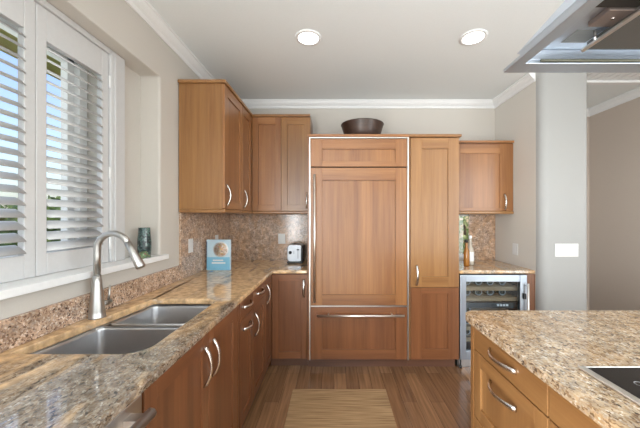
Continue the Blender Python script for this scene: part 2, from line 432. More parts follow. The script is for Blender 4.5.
# crown mouldings: profile (out from wall, down from ceiling)
CP = [(0, 0), (.062, 0), (.062, .012), (.052, .016), (.046, .030), (.030, .048), (.016, .058), (.013, .068), (.010, .070), (.010, .081), (0, .081)]
def crown(name, a, b, nrm, ma=0, mb_=0):
    """a->b along the wall at ceiling height; ma/mb = mitre factor at the ends"""
    a, b, nrm = Vector(a), Vector(b), Vector(nrm); d = (b-a).normalized(); m = MB()
    m.loft([[tuple(a + nrm*o + d*o*ma - Vector((0, 0, h+.0005))) for o, h in CP], [tuple(b + nrm*o - d*o*mb_ - Vector((0, 0, h+.0005))) for o, h in CP]], True, True)
    return struct(m.build(name, M_white))
crown('trim_1', (XL, -3.3, ZC), (XL, YB, ZC), (1, 0, 0), 0, 1)
crown('trim_2', (XL, YB, ZC), (1.8585, YB, ZC), (0, -1, 0), 1, 1)
crown('trim_3', (1.8585, 2.675, ZC), (1.8585, YB, ZC), (-1, 0, 0), 0, 1)
crown('trim_4', (3.19, .9, ZC), (3.19, 3.62, ZC), (-1, 0, 0), 0, 1)
crown('trim_5', (2.277, 3.62, ZC), (3.19, 3.62, ZC), (0, -1, 0), 0, 1)
# hall ceiling: beam edge and boarded bay
m = MB(); m.box(2.279, 3.125, 2.80, 2.86, ZC-.035, ZC-.0006); struct(m.build('trim_6', M_white, None, .004))
m = MB()
for k in range(12):
    x = 2.30+k*.071; m.box(x, x+.063, .95, 2.795, ZC-.016, ZC-.0006)
struct(m.build('trim_7', M_white, None, .003, 1))

# window: frame, sash, glass, sill
m = MB()
m.box(-1.52, -1.43, .452, .50, 1.162, 2.333); m.box(-1.52, -1.43, 1.63, 1.683, 1.162, 2.333)
m.box(-1.52, -1.43, .50, 1.63, 1.162, 1.20); m.box(-1.52, -1.43, .50, 1.63, 2.29, 2.333)
win = struct(m.build('window_1', M_white, None, .003))
m = MB()
for y in (.50, 1.045, 1.085, 1.59): m.box(-1.50, -1.46, y, y+.04, 1.20, 2.29)
m.box(-1.50, -1.46, .50, 1.63, 1.20, 1.24); m.box(-1.50, -1.46, .50, 1.63, 2.25, 2.29)
m.build('window_sash', M_white, win, .003)
m = MB(); m.box(-1.482, -1.478, .505, 1.625, 1.205, 2.285); m.build('window_pane', M_pane, win)
m = MB(); m.box(-1.346, -1.2135, .085, 2.016, 1.1055, 1.138); m.box(-1.2135, -1.186, .03, 2.085, 1.105, 1.138)
struct(m.build('window_1_sill', M_white, None, .003))
# shutter surround
m = MB()
m.box(-1.346, -1.30, 1.692, 1.805, 1.139, 2.381); m.box(-1.346, -1.30, .10, .465, 1.139, 2.381); m.box(-1.346, -1.30, .465, 1.692, 2.352, 2.381)
m.box(-1.30, -1.293, 1.715, 1.735, 1.139, 2.36)
struct(m.build('trim_8', M_shut, None, .004))

def shutter(y0, y1, label):
    r = thing('window_shutter', label, 'shutter', (-1.325, (y0+y1)/2, 1.139), 'white louvered shutter panels of the window')
    x0, x1 = -1.342, -1.312; m = MB()
    y0 += .0015; y1 -= .0015; sw = .047
    m.box(x0, x1, y0, y0+sw, 1.1395, 2.350); m.box(x0, x1, y1-sw, y1, 1.1395, 2.350)
    m.box(x0, x1, y0+sw, y1-sw, 1.1395, 1.240); m.box(x0, x1, y0+sw, y1-sw, 2.205, 2.350)
    m.build('shutter_frame', M_shut, r, .003)
    m = MB(); n = 19; p = (2.205-1.240)/n; t = math.radians(35)
    for k in range(n):
        z = 1.240+p*(k+.5); L = []
        for q in range(12):     # elliptical blade, outer edge up
            a = 2*PI*q/12; u, v = .032*math.cos(a), .0046*math.sin(a)
            # u>0 is the room side, tilted down
            L.append((-1.327+u*math.cos(t)+v*math.sin(t), z-u*math.sin(t)+v*math.cos(t)))
        m.loft([[(x, y0+sw+.001, zz) for x, zz in L], [(x, y1-sw-.001, zz) for x, zz in L]], True, True, smooth=False)
    o = m.build('louver_blades', M_shut, r)
    for pl in o.data.polygons:
        if len(pl.vertices) == 4: pl.use_smooth = True
    return r
shutter(1.277, 1.689, 'white louvered shutter panel beside the tall faucet, hinged at the window edge by the vase')
shutter(.872, 1.277, 'white louvered shutter panel cut by the edge of the photo, second from the vase')
shutter(.468, .872, 'white louvered shutter panel at the window end farthest from the vase')
for z in (2.215, 1.66, 1.19):
    pass
r = bpy.data.objects
hg = [o for o in bpy.data.objects if o.name == 'window_shutter'][0]
for z in (2.19, 1.66, 1.25):
    m = MB(); m.lathe((-1.307, 1.6895, z), [(.005, -.035), (.005, .035)], 10); m.build('hinge', M_white, hg)

# small niche window in the back wall
m = MB()
m.box(1.022, 1.06, YB+.03, YB+.10, .932, 1.428); m.box(1.645, 1.668, YB+.03, YB+.10, .932, 1.428)
m.box(1.06, 1.645, YB+.03, YB+.10, .932, .965); m.box(1.06, 1.645, YB+.03, YB+.10, 1.415, 1.428)
w2 = struct(m.build('window_2', M_white, None, .003))
m = MB(); m.box(1.058, 1.647, YB+.06, YB+.064, .963, 1.417); m.build('window_pane', M_pane, w2)

# ------------------------------------------------------------------ outdoors
m = MB(); m.box(-14, -1.56, -6, 14, -.35, -.3); struct(m.build('ground_outside', M_grass))
m = MB(); m.box(-1.35, 5, 3.85, 14, -.36, -.31); struct(m.build('ground_behind', M_grass))
m = MB(); m.box(-2.16, -1.55, -2, 5, 2.52, 2.60); m.box(-2.20, -2.16, -2, 5, 2.50, 2.66); struct(m.build('roof_eave', M_eave))
def shrub(name, label, c, rx, ry, rz, n, mat, seed, size=.07):
    rnd = random.Random(seed); m = MB()
    for k in range(n):
        a, b_ = rnd.uniform(0, 2*PI), math.acos(rnd.uniform(-.35, 1)); q = rnd.uniform(.72, 1.0)
        p = Vector((c[0]+rx*q*math.sin(b_)*math.cos(a), c[1]+ry*q*math.sin(b_)*math.sin(a), c[2]+rz*q*math.cos(b_)))
        d = Vector((rnd.uniform(-1, 1), rnd.uniform(-1, 1), rnd.uniform(-.5, 1))).normalized(); e = d.orthogonal().normalized()
        e = Matrix.Rotation(rnd.uniform(0, 6.28), 3, d) @ e; g = d.cross(e)
        s = size*rnd.uniform(.7, 1.4)
        vs = [m.b.verts.new(p + e*s), m.b.verts.new(p + g*s*.45 + d*s*.1), m.b.verts.new(p - e*s), m.b.verts.new(p - g*s*.45 + d*s*.1)]
        m.b.faces.new(vs)
    rt = thing(name, label, 'shrub', (c[0], c[1], -.3))
    m.build('foliage', mat, rt)
    m = MB(); m.tube([(c[0], c[1], -.31), (c[0]+.03, c[1], c[2]*.5), (c[0], c[1]+.02, c[2]+rz*.3)], [.05, .035, .02], 8); m.build('stem', plain('bark', (.14, .09, .06), .9), rt)
shrub('garden_shrub', 'leafy green shrub outside the window, low behind the shutter beside the faucet', (-3.4, 3.5, .7), .8, .95, .95, 2600, M_leafA, 1)
shrub('garden_shrub', 'yellow-green shrub outside the window, low behind the shutter at the photo edge', (-3.1, 1.4, .6), .8, .8, .85, 2200, M_leafB, 2)
shrub('garden_shrub', 'sunlit pale green shrub seen through the small bar window', (2.35, 5.2, 1.0), .8, .6, .9, 1000, M_leafB, 3)

# ------------------------------------------------------------------ floor things
m = MB(); m.box(-.333, .42, .75, 2.354, .001, .009); tag(m.build('woven_rug', M_rug, None, .003), 'tan woven runner rug with fine stripes lying on the wood floor', 'rug')

# ------------------------------------------------------------------ left base run
FX = -.597           # carcass front of the left run, doors stand to -.577
ZT, ZB = .878, .088
def toe(parent, x0, x1, y0, y1): m = MB(); m.box(x0, x1, y0, y1, .0, ZB-.001); return m.build('toe_kick', M_black, parent)  # black and set forward, standing in for the shadow under the doors

# dishwasher
r = thing('dishwasher', 'stainless steel dishwasher with a bar handle under the granite counter', 'dishwasher', (-.9, .6, 0))
m = MB(); m.box(-1.19, FX-.004, .290, .873, .10, .872); m.build('tub_body', M_dark, r)
m = MB(); m.box(FX-.002, -.577, .290, .873, .10, .872); m.build('door', M_steely, r, .004)
m = MB()
m.tube([(-.535, .335, .828), (-.535, .850, .828)], .0155, 14)
for y in (.36, .81): m.box(-.579, -.537, y-.017, y+.017, .814, .842)
m.build('handle', M_steely, r)
m = MB(); m.box(-1.15, -.68, .290, .873, 0, .098); m.build('toe_kick', M_black, r)

# sink base (open carcass: the bowls hang inside)
r = thing('sink_base_cabinet', 'cherry wood sink cabinet with two tall doors below the sink', 'cabinet', (-.9, 1.33, 0))
m = MB(); y0, y1 = .878, 1.745
m.box(-1.20, FX, y0, y0+.018, ZB, .66); m.box(-1.20, FX, y1-.018, y1, ZB, .66); m.box(-1.20, FX, y0+.018, y1-.018, ZB, ZB+.018)
m.box(-1.20, -1.19, y0+.018, y1-.018, ZB+.018, .66); m.box(FX-.02, FX, y0+.018, y1-.018, ZT-.04, ZT)
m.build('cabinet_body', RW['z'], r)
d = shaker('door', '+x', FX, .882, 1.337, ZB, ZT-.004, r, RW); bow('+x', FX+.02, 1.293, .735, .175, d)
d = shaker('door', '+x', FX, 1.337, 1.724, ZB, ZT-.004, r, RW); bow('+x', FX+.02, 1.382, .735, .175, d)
m = MB(); m.box(FX, FX+.016, 1.726, 1.743, ZB, ZT-.004); m.build('filler_strip', RW['z'], r)
toe(r, -1.15, -.612, y0, y1)

def unit(name, label, y0, y1):
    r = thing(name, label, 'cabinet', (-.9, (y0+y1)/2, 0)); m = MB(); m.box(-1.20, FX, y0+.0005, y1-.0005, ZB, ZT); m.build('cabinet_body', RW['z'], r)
    toe(r, -1.15, -.612, y0+.001, y1-.001); return r
r = unit('pull_out_cabinet', 'cherry wood pull-out cabinet with two horizontal handles, next to the sink cabinet', 1.747, 2.07)
m = MB(); m.box(FX, FX+.016, 1.749, 1.780, ZB, ZT-.004); m.build('filler_strip', RW['z'], r)
d = shaker('drawer', '+x', FX, 1.782, 2.069, .753, ZT-.004, r, RW, flat=True); bow('+x', FX+.02, 1.925, .825, .15, d, False)
d = shaker('pull_out_front', '+x', FX, 1.782, 2.069, ZB, .753, r, RW); bow('+x', FX+.02, 1.925, .685, .15, d, False)
r = unit('drawer_base_cabinet', 'cherry wood cabinet with one drawer above a door, between pull-out and corner cabinets', 2.072, 2.43)
d = shaker('drawer', '+x', FX, 2.074, 2.429, .753, ZT-.004, r, RW, flat=True); bow('+x', FX+.02, 2.25, .825, .15, d, False)
d = shaker('door', '+x', FX, 2.074, 2.429, ZB, .753, r, RW); bow('+x', FX+.02, 2.115, .62, .165, d)
r = unit('corner_base_cabinet', 'cherry wood corner base cabinet with a narrow full-height door', 2.432, 2.706)
d = shaker('door', '+x', FX, 2.434, 2.688, ZB, ZT-.004, r, RW, st=.05); bow('+x', FX+.02, 2.475, .745, .165, d)

FY = 2.71           # carcass front on the back wall, doors stand to 2.69
r = thing('back_base_cabinet', 'cherry wood base cabinet with a single door under the toaster counter', 'cabinet', (-.42, 3.0, 0))
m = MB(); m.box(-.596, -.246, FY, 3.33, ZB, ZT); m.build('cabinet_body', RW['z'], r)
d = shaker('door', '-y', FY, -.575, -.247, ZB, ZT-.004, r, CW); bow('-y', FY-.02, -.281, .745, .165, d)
m = MB(); m.box(-.596, -.246, 2.745, 3.3, 0, ZB-.001); m.build('toe_kick', M_kick, r)

# L-shaped granite counter with the sink cut-out
def slab(name, outer, holes, mat, label, bev=.012):
    m = MB(); m.plate(outer, holes, (0, 0, .034), lambda p: (p[0], p[1], .880))
    return tag(m.build(name, mat, None, bev, 3, 50), label, 'countertop')
SX0, SX1, SY0, SY1 = -1.118, -.685, 1.04, 1.73
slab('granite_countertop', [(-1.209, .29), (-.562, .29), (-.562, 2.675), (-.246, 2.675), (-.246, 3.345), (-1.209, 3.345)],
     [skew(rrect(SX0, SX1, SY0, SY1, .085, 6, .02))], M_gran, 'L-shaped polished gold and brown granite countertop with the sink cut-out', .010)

# sink
r = thing('kitchen_sink', 'stainless steel double-bowl undermount sink under the faucet', 'sink', (-.89, 1.385, .70))
b1 = skew(rrect(SX0-.006, SX1+.006, SY0-.006, 1.395, .07, 6, .025)); b2 = skew(rrect(SX0-.006, SX1+.006, 1.425, SY1+.006, .07, 6, .025))
m = MB(); m.plate(skew(rrect(SX0-.03, SX1+.03, SY0-.012, SY1+.012, .09)), [b1, b2], (0, 0, .0018), lambda p: (p[0], p[1], .8775)); m.build('rim', M_sink, r)
def bowl(x0, x1, y0, y1, depth):
    m = MB(); loops = []
    for ins, z, rr in ((0, .878, .07), (.004, .86, .068), (.010, .878-depth+.03, .062), (.018, .878-depth+.010, .056), (.035, .878-depth, .045)):
        loops.append([(x, y, z) for x, y in skew(rrect(x0+ins, x1-ins, y0+ins, y1-ins, rr, 6, rr*.4))])
    cx, cy = (x0+x1)/2-.03, (y0+y1)/2
    m.loft(loops, False, True, smooth=True); o = m.build('bowl', M_sink, r)
    for p in o.data.polygons:
        if len(p.vertices) > 4: p.use_smooth = False
    sd = o.modifiers.new('solid', 'SOLIDIFY'); sd.thickness = .0015; sd.offset = 1
    m = MB(); m.lathe((cx, cy, .878-depth+.0015), [(.055, 0), (.052, .004), (.040, .003), (.034, -.0005)], 24); m.build('drain', M_nick, o)
bowl(SX0-.006, SX1+.006, SY0-.006, 1.395, .19); bowl(SX0-.006, SX1+.006, 1.425, SY1+.006, .17)

# faucet
r = thing('kitchen_faucet', 'tall brushed nickel gooseneck faucet standing behind the sink', 'faucet', (-1.152, 1.41, .9145))
bx, by, bz = -1.152, 1.41, .9145
m = MB(); m.lathe((bx, by, bz), [(.036, 0), (.036, .004), (.034, .007), (.0325, .03), (.027, .10), (.021, .17), (.0165, .205)], 28); m.build('body', M_fauc, r)
pts = [(bx, by, bz+.19), (bx, by, bz+.30)]; R = .078
for k in range(1, 15):
    a = PI - PI*.872*k/14
    pts.append((bx+R+R*math.cos(a), by, bz+.33+R*math.sin(a)))
m = MB(); m.tube(pts, .0148, 14); m.build('spout', M_fauc, r)
p, q = Vector(pts[-1]), Vector(pts[-2]); d = (p-q).normalized()
m = MB(); m.tube([p-d*.006, p+d*.038, p+d*.042, p+d*.07, p+d*.128, p+d*.136], [.0149, .0152, .0168, .0185, .0225, .0195], 18); m.build('spray_head', M_fauc, r)
m = MB(); m.tube([(bx, by+.02, bz+.055), (bx, by+.082, bz+.055)], .0135, 14); m.build('valve_stub', M_fauc, r)
m = MB(); m.tube([(bx, by+.07, bz+.06), (bx+.002, by+.073, bz+.09), (bx+.004, by+.076, bz+.14)], [.0055, .005, .0045], 10); m.build('lever', M_fauc, r)

# granite backsplashes
m = MB(); m.box(-1.2135, -1.190, .29, 2.268, .9145, 1.028); tag(m.build('window_backsplash', M_gran5, None, .003), 'low granite backsplash strip below the window sill', 'backsplash')
m = MB(); m.box(-1.2135, -1.198, 2.27, 3.349, .9145, 1.436); tag(m.build('side_backsplash', M_gran3, None, .002), 'tall speckled granite backsplash behind the cookbook, on the window-side wall', 'backsplash')
m = MB(); m.box(-1.1975, -.245, 3.334, 3.349, .9145, 1.436); tag(m.build('corner_backsplash', M_gran3, None, .002), 'tall speckled granite backsplash on the back wall behind the toaster', 'backsplash')
m = MB(); m.box(1.552, 1.856, 3.334, 3.349, .9145, 1.436); tag(m.build('niche_backsplash', M_gran3, None, .002), 'narrow speckled granite backsplash in the bar niche above the wine cooler', 'backsplash')

# ------------------------------------------------------------------ upper cabinets, left and corner
UB, UT = 1.437, 2.445
UX = -.872          # carcass front, doors to -.852
def topper(m, x0, x1, y0, y1): m.box(x0, x1, y0, y1, UT, UT+.024)
r = thing('upper_cabinet', 'golden cherry wood wall cabinet at the window end with one tall door', 'cabinet', (-1.03, 2.48, UB))
m = MB(); m.box(-1.209, UX, 2.258, 2.697, UB+.03, UT-.001); m.build('cabinet_body', GW['z'], r, .001, 1)
m = MB(); m.box(-1.209, -.838, 2.240, 2.697, UT, UT+.024); m.build('top_board', GW['y'], r, .004)
m = MB(); m.box(-1.209, -.848, 2.253, 2.697, UB, UB+.0295); m.build('light_rail', GW['y'], r, .008)
d = shaker('door', '+x', UX, 2.258, 2.698, UB+.031, UT-.002, r, WD, rt=.075); bow('+x', UX+.02, 2.303, 1.575, .17, d)
r = thing('corner_upper_cabinet', 'cherry wood corner wall cabinet with a narrow door, above the cookbook', 'cabinet', (-1.03, 3.02, UB))
m = MB(); m.box(-1.209, UX, 2.699, 3.345, UB+.03, UT-.001); m.build('cabinet_body', GW['z'], r)
m = MB(); m.box(-1.209, -.838, 2.699, 3.345, UT, UT+.024); m.build('top_board', GW['y'], r, .004)
m = MB(); m.box(-1.209, -.848, 2.699, 3.345, UB, UB+.0295); m.build('light_rail', GW['y'], r, .008)
d = shaker('door', '+x', UX, 2.70, 3.006, UB+.031, UT-.002, r, WD, rt=.075); bow('+x', UX+.02, 2.745, 1.575, .17, d)
UY = 3.03           # doors to 3.01
r = thing('double_upper_cabinet', 'cherry wood wall cabinet with two doors above the toaster, beside the refrigerator', 'cabinet', (-.55, 3.18, UB))
m = MB(); m.box(-.8515, -.246, UY, 3.345, UB+.03, UT-.001); m.build('cabinet_body', WD['z'], r)
m = MB(); m.box(-.837, -.2455, 2.995, 3.345, UT, UT+.024); m.build('top_board', GW['x'], r, .004)
m = MB(); m.box(-.847, -.2455, 3.005, 3.345, UB, UB+.0295); m.build('light_rail', GW['x'], r, .008)
d = shaker('door', '-y', UY, -.850, -.549, UB+.031, UT-.002, r, WD, rt=.075); 
d2 = shaker('door', '-y', UY, -.549, -.247, UB+.031, UT-.002, r, GW, rt=.075); bow('-y', UY-.02, -.281, 1.575, .165, d2)

# ------------------------------------------------------------------ built-in refrigerator and pantry
TZ = 2.138
r = thing('refrigerator', 'built-in refrigerator with cherry wood panels and long bar handles', 'refrigerator', (.22, 3.0, 0))
m = MB(); m.box(-.227, .683, 2.71, 3.345, .09, TZ-.001); m.build('cabinet_body', M_dark, r)
m = MB(); m.box(-.2435, -.2285, 2.668, 3.345, .09, TZ-.001); m.build('side_panel', WD['z'], r, .001, 1)
m = MB()
m.box(-.2275, -.217, 2.652, 2.70, .095, TZ-.002); m.box(.672, .6845, 2.652, 2.70, .095, TZ-.002); m.box(-.217, .672, 2.652, 2.70, TZ-.012, TZ-.002)
m.build('metal_frame', M_frame, r, .001, 1)
ST = .106
shaker('grille_panel', '-y', 2.685, -.2165, .6715, 1.866, TZ-.013, r, WD, st=ST, rt=.095, rb=.05, t=.025)
d = shaker('door', '-y', 2.685, -.2165, .6715, .592, 1.858, r, WD, st=ST, rt=.115, rb=.10, t=.025)
m = MB(); m.tube([(-.176, 2.612, .635), (-.176, 2.612, 1.79)], .0105, 12)
for z in (.72, 1.71): m.tube([(-.176, 2.661, z), (-.176, 2.612, z)], .008, 10)
m.build('handle', M_frame, d)
d = shaker('freezer_drawer', '-y', 2.685, -.2165, .6715, .097, .578, r, CW, st=ST, rt=.10, rb=.09, t=.025)
m = MB(); m.tube([(-.155, 2.612, .512), (.635, 2.612, .512)], .0105, 12)
for x in (-.05, .53): m.tube([(x, 2.661, .516), (x, 2.612, .512)], .008, 10)
m.build('handle', M_frame, d)
m = MB(); m.box(-.2165, .6715, 2.664, 2.684, .579, .590); m.build('door_gasket', M_steel, r)
m = MB(); m.box(-.2445, .6855, 2.645, 3.345, TZ, TZ+.024); m.build('top_board', WD['x'], r, .003)
m = MB(); m.box(-.2435, .6855, 2.725, 3.3, 0, .089); m.build('toe_kick', M_kick, r)

r = thing('pantry_cabinet', 'tall golden wood pantry cabinet with two stacked doors, beside the refrigerator', 'cabinet', (.92, 3.0, 0))
m = MB(); m.box(.687, 1.152, 2.685, 3.345, .09, TZ-.001); m.build('cabinet_body', GW['z'], r)
d = shaker('door', '-y', 2.685, .705, 1.150, .757, TZ-.004, r, GW, st=.10, rt=.10, rb=.098, t=.022)
bow('-y', 2.663, .760, .87, .185, d)
shaker('door', '-y', 2.685, .705, 1.150, .094, .755, r, CW, st=.10, rt=.055, rb=.095, t=.022)
m = MB(); m.box(.6862, 1.166, 2.645, 3.345, TZ, TZ+.024); m.build('top_board', GW['x'], r, .003)
m = MB(); m.box(.6862, 1.135, 2.725, 3.3, 0, .089); m.build('toe_kick', M_kick, r)

# wooden bowl on top
m = MB(); m.lathe((.285, 2.92, TZ+.0245), [(.02, 0), (.145, 0), (.158, .012), (.19, .09), (.212, .158), (.216, .166), (.208, .167), (.19, .13), (.15, .035), (.10, .018), (.001, .014)], 40)
tag(m.build('wooden_bowl', wood('dark_bowl_wood', (.085, .045, .03), (.028, .015, .012), 'x', .45), None), 'dark turned wooden bowl standing on top of the refrigerator', 'bowl')

# ------------------------------------------------------------------ bar niche at right
r = thing('bar_upper_cabinet', 'cherry wood wall cabinet with one door above the bar counter', 'cabinet', (1.5, 3.17, UB))
m = MB(); m.box(1.168, 1.855, 3.02, 3.33, UB+.03, 2.17); m.build('cabinet_body', WD['z'], r)
d = shaker('door', '-y', 3.02, 1.168, 1.855, UB+.031, 2.168, r, WD, st=.135, rt=.105, rb=.03); bow('-y', 3.0, 1.765, 1.56, .165, d)
m = MB(); m.box(1.168, 1.857, 2.985, 3.345, 2.171, 2.194); m.build('top_board', WD['x'], r, .003)
m = MB(); m.box(1.168, 1.857, 2.99, 3.33, UB, UB+.0295); m.build('light_rail', GW['x'], r, .008)

slab('bar_countertop', [(1.155, 2.672), (1.857, 2.672), (1.857, 3.347), (1.155, 3.347)], [], M_gran4, 'short polished granite countertop over the wine cooler', .010)

r = thing('wine_cooler', 'stainless steel wine cooler with a glass door under the bar counter', 'wine cooler', (1.47, 3.0, 0))
wx0, wx1 = 1.158, 1.772
m = MB()
m.box(wx0, wx0+.035, 2.705, 3.32, .09, .872); m.box(wx1-.035, wx1, 2.705, 3.32, .09, .872)
m.box(wx0+.035, wx1-.035, 2.705, 3.32, .837, .872); m.box(wx0+.035, wx1-.035, 2.705, 3.32, .09, .15); m.box(wx0+.035, wx1-.035, 3.28, 3.32, .15, .837)
m.build('cooler_body', M_black, r)
m = MB(); gx0, gx1, gz0, gz1 = 1.214, 1.706, .178, .810
m.box(wx0, gx0, 2.66, 2.70, .095, .872); m.box(gx1, wx1, 2.66, 2.70, .095, .872); m.box(gx0, gx1, 2.66, 2.70, gz1, .872); m.box(gx0, gx1, 2.66, 2.70, .095, gz0)
dr = m.build('door', M_steelv, r, .003)
m = MB(); m.box(gx0+.001, gx1-.001, 2.674, 2.680, gz0+.001, gz1-.001); m.build('glass_pane', M_cglass, dr)
m = MB(); m.box(1.732, 1.752, 2.642, 2.661, .655, .705); m.build('door_lock', M_black, dr)
m = MB(); m.tube([(1.762, 2.628, .18), (1.762, 2.628, .80)], .008, 10)
for z in (.26, .78): m.tube([(1.762, 2.661, z), (1.762, 2.628, z)], .006, 8)
m.build('handle', M_frame, dr)
M_shelf = wood('beech_shelf', (.62, .44, .25), (.50, .34, .18), 'x', .5)
shelf_z = (.735, .637, .47, .365, .26)
for z in shelf_z:
    m = MB(); m.box(wx0+.037, wx1-.037, 2.712, 2.732, z-.020, z+.016)
    for k in range(9):
        y = 2.77+k*.055; m.box(wx0+.037, wx1-.037, y, y+.018, z+.004, z+.016)
    m.build('shelf', M_shelf, r, .002, 1)
m = MB(); m.box(wx0+.036, wx1-.036, 2.712, 2.74, .555, .603); m.build('control_strip', plain('control_strip_plastic', (.05, .07, .075), .25), r)
m = MB()
for k in range(4): m.box(1.525+k*.028, 1.545+k*.028, 2.7105, 2.712, .571, .590)
m.build('display', emit('display_segments', (.75, .9, .95), .45), r)
m = MB(); m.box(wx0, wx1, 2.72, 3.3, .002, .089); m.build('kick_plate', M_steel, r)
for x in (wx0+.02, wx1-.02):
    m = MB(); m.lathe((x, 2.70, 0), [(.012, .001), (.012, .02), (.006, .022), (.006, .089)], 12); m.build('levelling_foot', M_black, r)
m = MB(); m.box(1.776, 1.856, 2.675, 3.33, 0, .878); tag(m.build('cooler_end_panel', RW['z'], None, .001, 1), 'narrow cherry wood end panel between wine cooler and side wall', 'panel')

M_bott = plain('bottle_glass', (.02, .035, .02), .08)
M_foil = plain('bottle_punt', (.55, .58, .58), .3)
def wine_bottle(x, z, label, first=None):
    if first: return dup(first, (x, 2.755, z), label)
    r = thing('wine_bottle', label, 'bottle', (x, 2.755, z), 'wine bottles lying in the wine cooler')
    m = MB(); m.lathe((x, 2.755, z), [(.001, .012), (.024, .006), (.033, .0), (.037, .006), (.037, .19), (.030, .215), (.016, .235), (.014, .30), (.015, .305), (.015, .315)], 18, 'y'); m.build('glass_body', M_bott, r)
    m = MB(); m.lathe((x, 2.752, z), [(.024, .0015), (.033, .0015), (.034, .004), (.024, .006)], 18, 'y', False, False); m.build('base_ring', M_foil, r)
    return r
wb = wine_bottle(1.265, .7895, 'wine bottle on the top cooler shelf, first from the pantry side')
xs = (1.265, 1.375, 1.485, 1.60); on = ('first', 'second', 'third', 'fourth')
for k in (1, 2, 3): wine_bottle(xs[k], .7895, 'wine bottle on the top cooler shelf, %s from the pantry side' % on[k], wb)
for k in range(4): wine_bottle(xs[k], .6915, 'wine bottle on the second cooler shelf, %s from the pantry side' % on[k], wb)
for z, t in ((.5245, 'shelf just below the control strip'), (.4195, 'second shelf below the control strip'), (.3145, 'lowest cooler shelf')):
    wine_bottle(1.265, z, 'wine bottle on the %s, beside the door edge' % t, wb)

l = bpy.data.lights.new('cooler_fill', 'AREA'); l.shape = 'RECTANGLE'; l.size = .5; l.size_y = .02; l.energy = .05; l.color = (.85, .93, 1)  # unseen fill added to brighten the cooler shelves
o = bpy.data.objects.new('cooler_fill', l); C.objects.link(o); o.location = (1.46, 2.705, .832); o.rotation_euler = (math.radians(12), 0, 0)
# two bottles on the bar counter
def stand_bottle(x, y, mat, lab, prof, label, cap):
    r = thing('bar_bottle', label, 'bottle', (x, y, .9145))
    m = MB(); m.lathe((x, y, .9145), prof, 20); m.build('glass_body', mat, r)
    m = MB(); zt = prof[-1][1]; m.lathe((x, y, .9145+zt-.028), [(.0155, 0), (.0155, .03), (.012, .032)], 14); m.build('cap', cap, r)
    if lab:
        m = MB(); R = prof[2][0]+.0008; m.lathe((x, y, .9145), [(R, .04), (R, .135)], 20, 'z', False, False); m.build('bottle_label', M_plate, r)
    return r
stand_bottle(1.325, 2.90, plain('amber_glass', (.34, .14, .03), .08), False, [(.02, 0), (.026, .003), (.028, .01), (.028, .13), (.022, .16), (.012, .19), (.0115, .255), (.0125, .262)], 'slim amber glass bottle on the bar counter next to the pantry', M_black)
stand_bottle(1.40, 2.98, plain('clear_spirit_glass', (.50, .44, .36), .08), True, [(.02, 0), (.034, .003), (.036, .01), (.036, .15), (.028, .175), (.014, .20), (.0135, .29), (.0145, .296)], 'pale bottle with a white label on the bar counter', M_white)

# ------------------------------------------------------------------ things on the left counter
M_cover = plain('pale_blue_cover', (.52, .68, .78), .4)
BKY = -.04; BKX = .010
r = thing('cookbook', 'light blue cookbook with a round food picture standing in the counter corner', 'book', (0, 0, 0))
ang = math.radians(-6)
m = MB(); m.box(-1.180, -.968, 2.71, 2.716, .9147, 1.195); m.box(-1.180, -.968, 2.736, 2.742, .9147, 1.195); m.box(-1.184, -1.180, 2.71, 2.742, .9147, 1.195)
cv = m.build('cover', M_cover, r, .001, 1)
m = MB(); m.box(-1.179, -.973, 2.7165, 2.7355, .919, 1.190); m.build('page_block', plain('paper', (.86, .84, .78), .8), r)
m = MB(); m.box(-1.1845, -1.1785, 2.7095, 2.712, .93, 1.18, 0); m.build('spine_band', plain('dark_blue_cloth', (.06, .12, .2), .5), cv)
M_pic = granite('food_picture', [(0, (.75, .72, .68)), (.3, (.35, .2, .12)), (.5, (.85, .8, .75)), (.65, (.2, .12, .1)), (.8, (.55, .5, .2)), (.9, (.6, .3, .2))], .5, .4, (.8, .75, .7), .4)
m = MB(); m.box(-1.1795, -.9685, 2.7092, 2.7099, .916, 1.035); m.build('cover_band', plain('sky_blue_print', (.22, .50, .68), .4), cv)
m = MB(); m.lathe((-1.052, 2.7093, 1.105), [(.0705, 0), (.0705, .001)], 32, 'y'); m.build('plate_rim_print', M_plate, cv)
m = MB(); m.lathe((-1.052, 2.7085, 1.105), [(.060, 0), (.060, .0007)], 32, 'y'); m.build('food_print', M_pic, cv)
m = MB(); m.box(-1.125, -1.03, 2.7085, 2.7091, 1.000, 1.012); m.box(-1.135, -1.01, 2.7085, 2.7091, .975, .988); m.build('title_lines', M_plate, cv)

r.location = (BKX, BKY, 0)
# toaster
r = thing('toaster', 'small chrome toaster with black base and side lever at the counter end', 'toaster', (-.415, 3.12, .9145))
m = MB(); L = []
x0, x1 = -.497, -.333
prof = rrect(x0+.004, x1-.004, .935, 1.112, .035, 5)
m.loft([[(x, 3.102, z) for x, z in prof], [(x, 3.325, z) for x, z in prof]], True, True); m.build('body', plain('toaster_chrome', (.40, .42, .45), .42, 1), r, .004)
m = MB(); m.box(x0, x1, 3.098, 3.329, .9146, .936); m.build('base', M_black, r, .006)
m = MB(); m.box(-.350, -.327, 3.095, 3.33, .94, 1.10); m.build('side_trim', M_black, r, .008)
m = MB(); m.lathe((-.462, 3.100, 1.03), [(.0155, -.012), (.0165, 0)], 18, 'y'); m.build('dial', M_black, r)
m = MB(); m.box(-.383, -.378, 3.1005, 3.102, .965, 1.085); m.build('lever_slot', M_black, r)
m = MB(); m.box(-.393, -.368, 3.085, 3.1015, 1.055, 1.066); m.build('lever', M_black, r, .002)
m = MB()
for k in range(3): m.box(-.432, -.418, 3.1005, 3.1018, 1.018+k*.012, 1.021+k*.012)
m.build('dial_marks', M_black, r)
m = MB(); 
for x in (-.445, -.395): m.box(x, x+.022, 3.14, 3.29, 1.1105, 1.1135)
m.build('bread_slot', M_black, r)
r.location.y -= .04
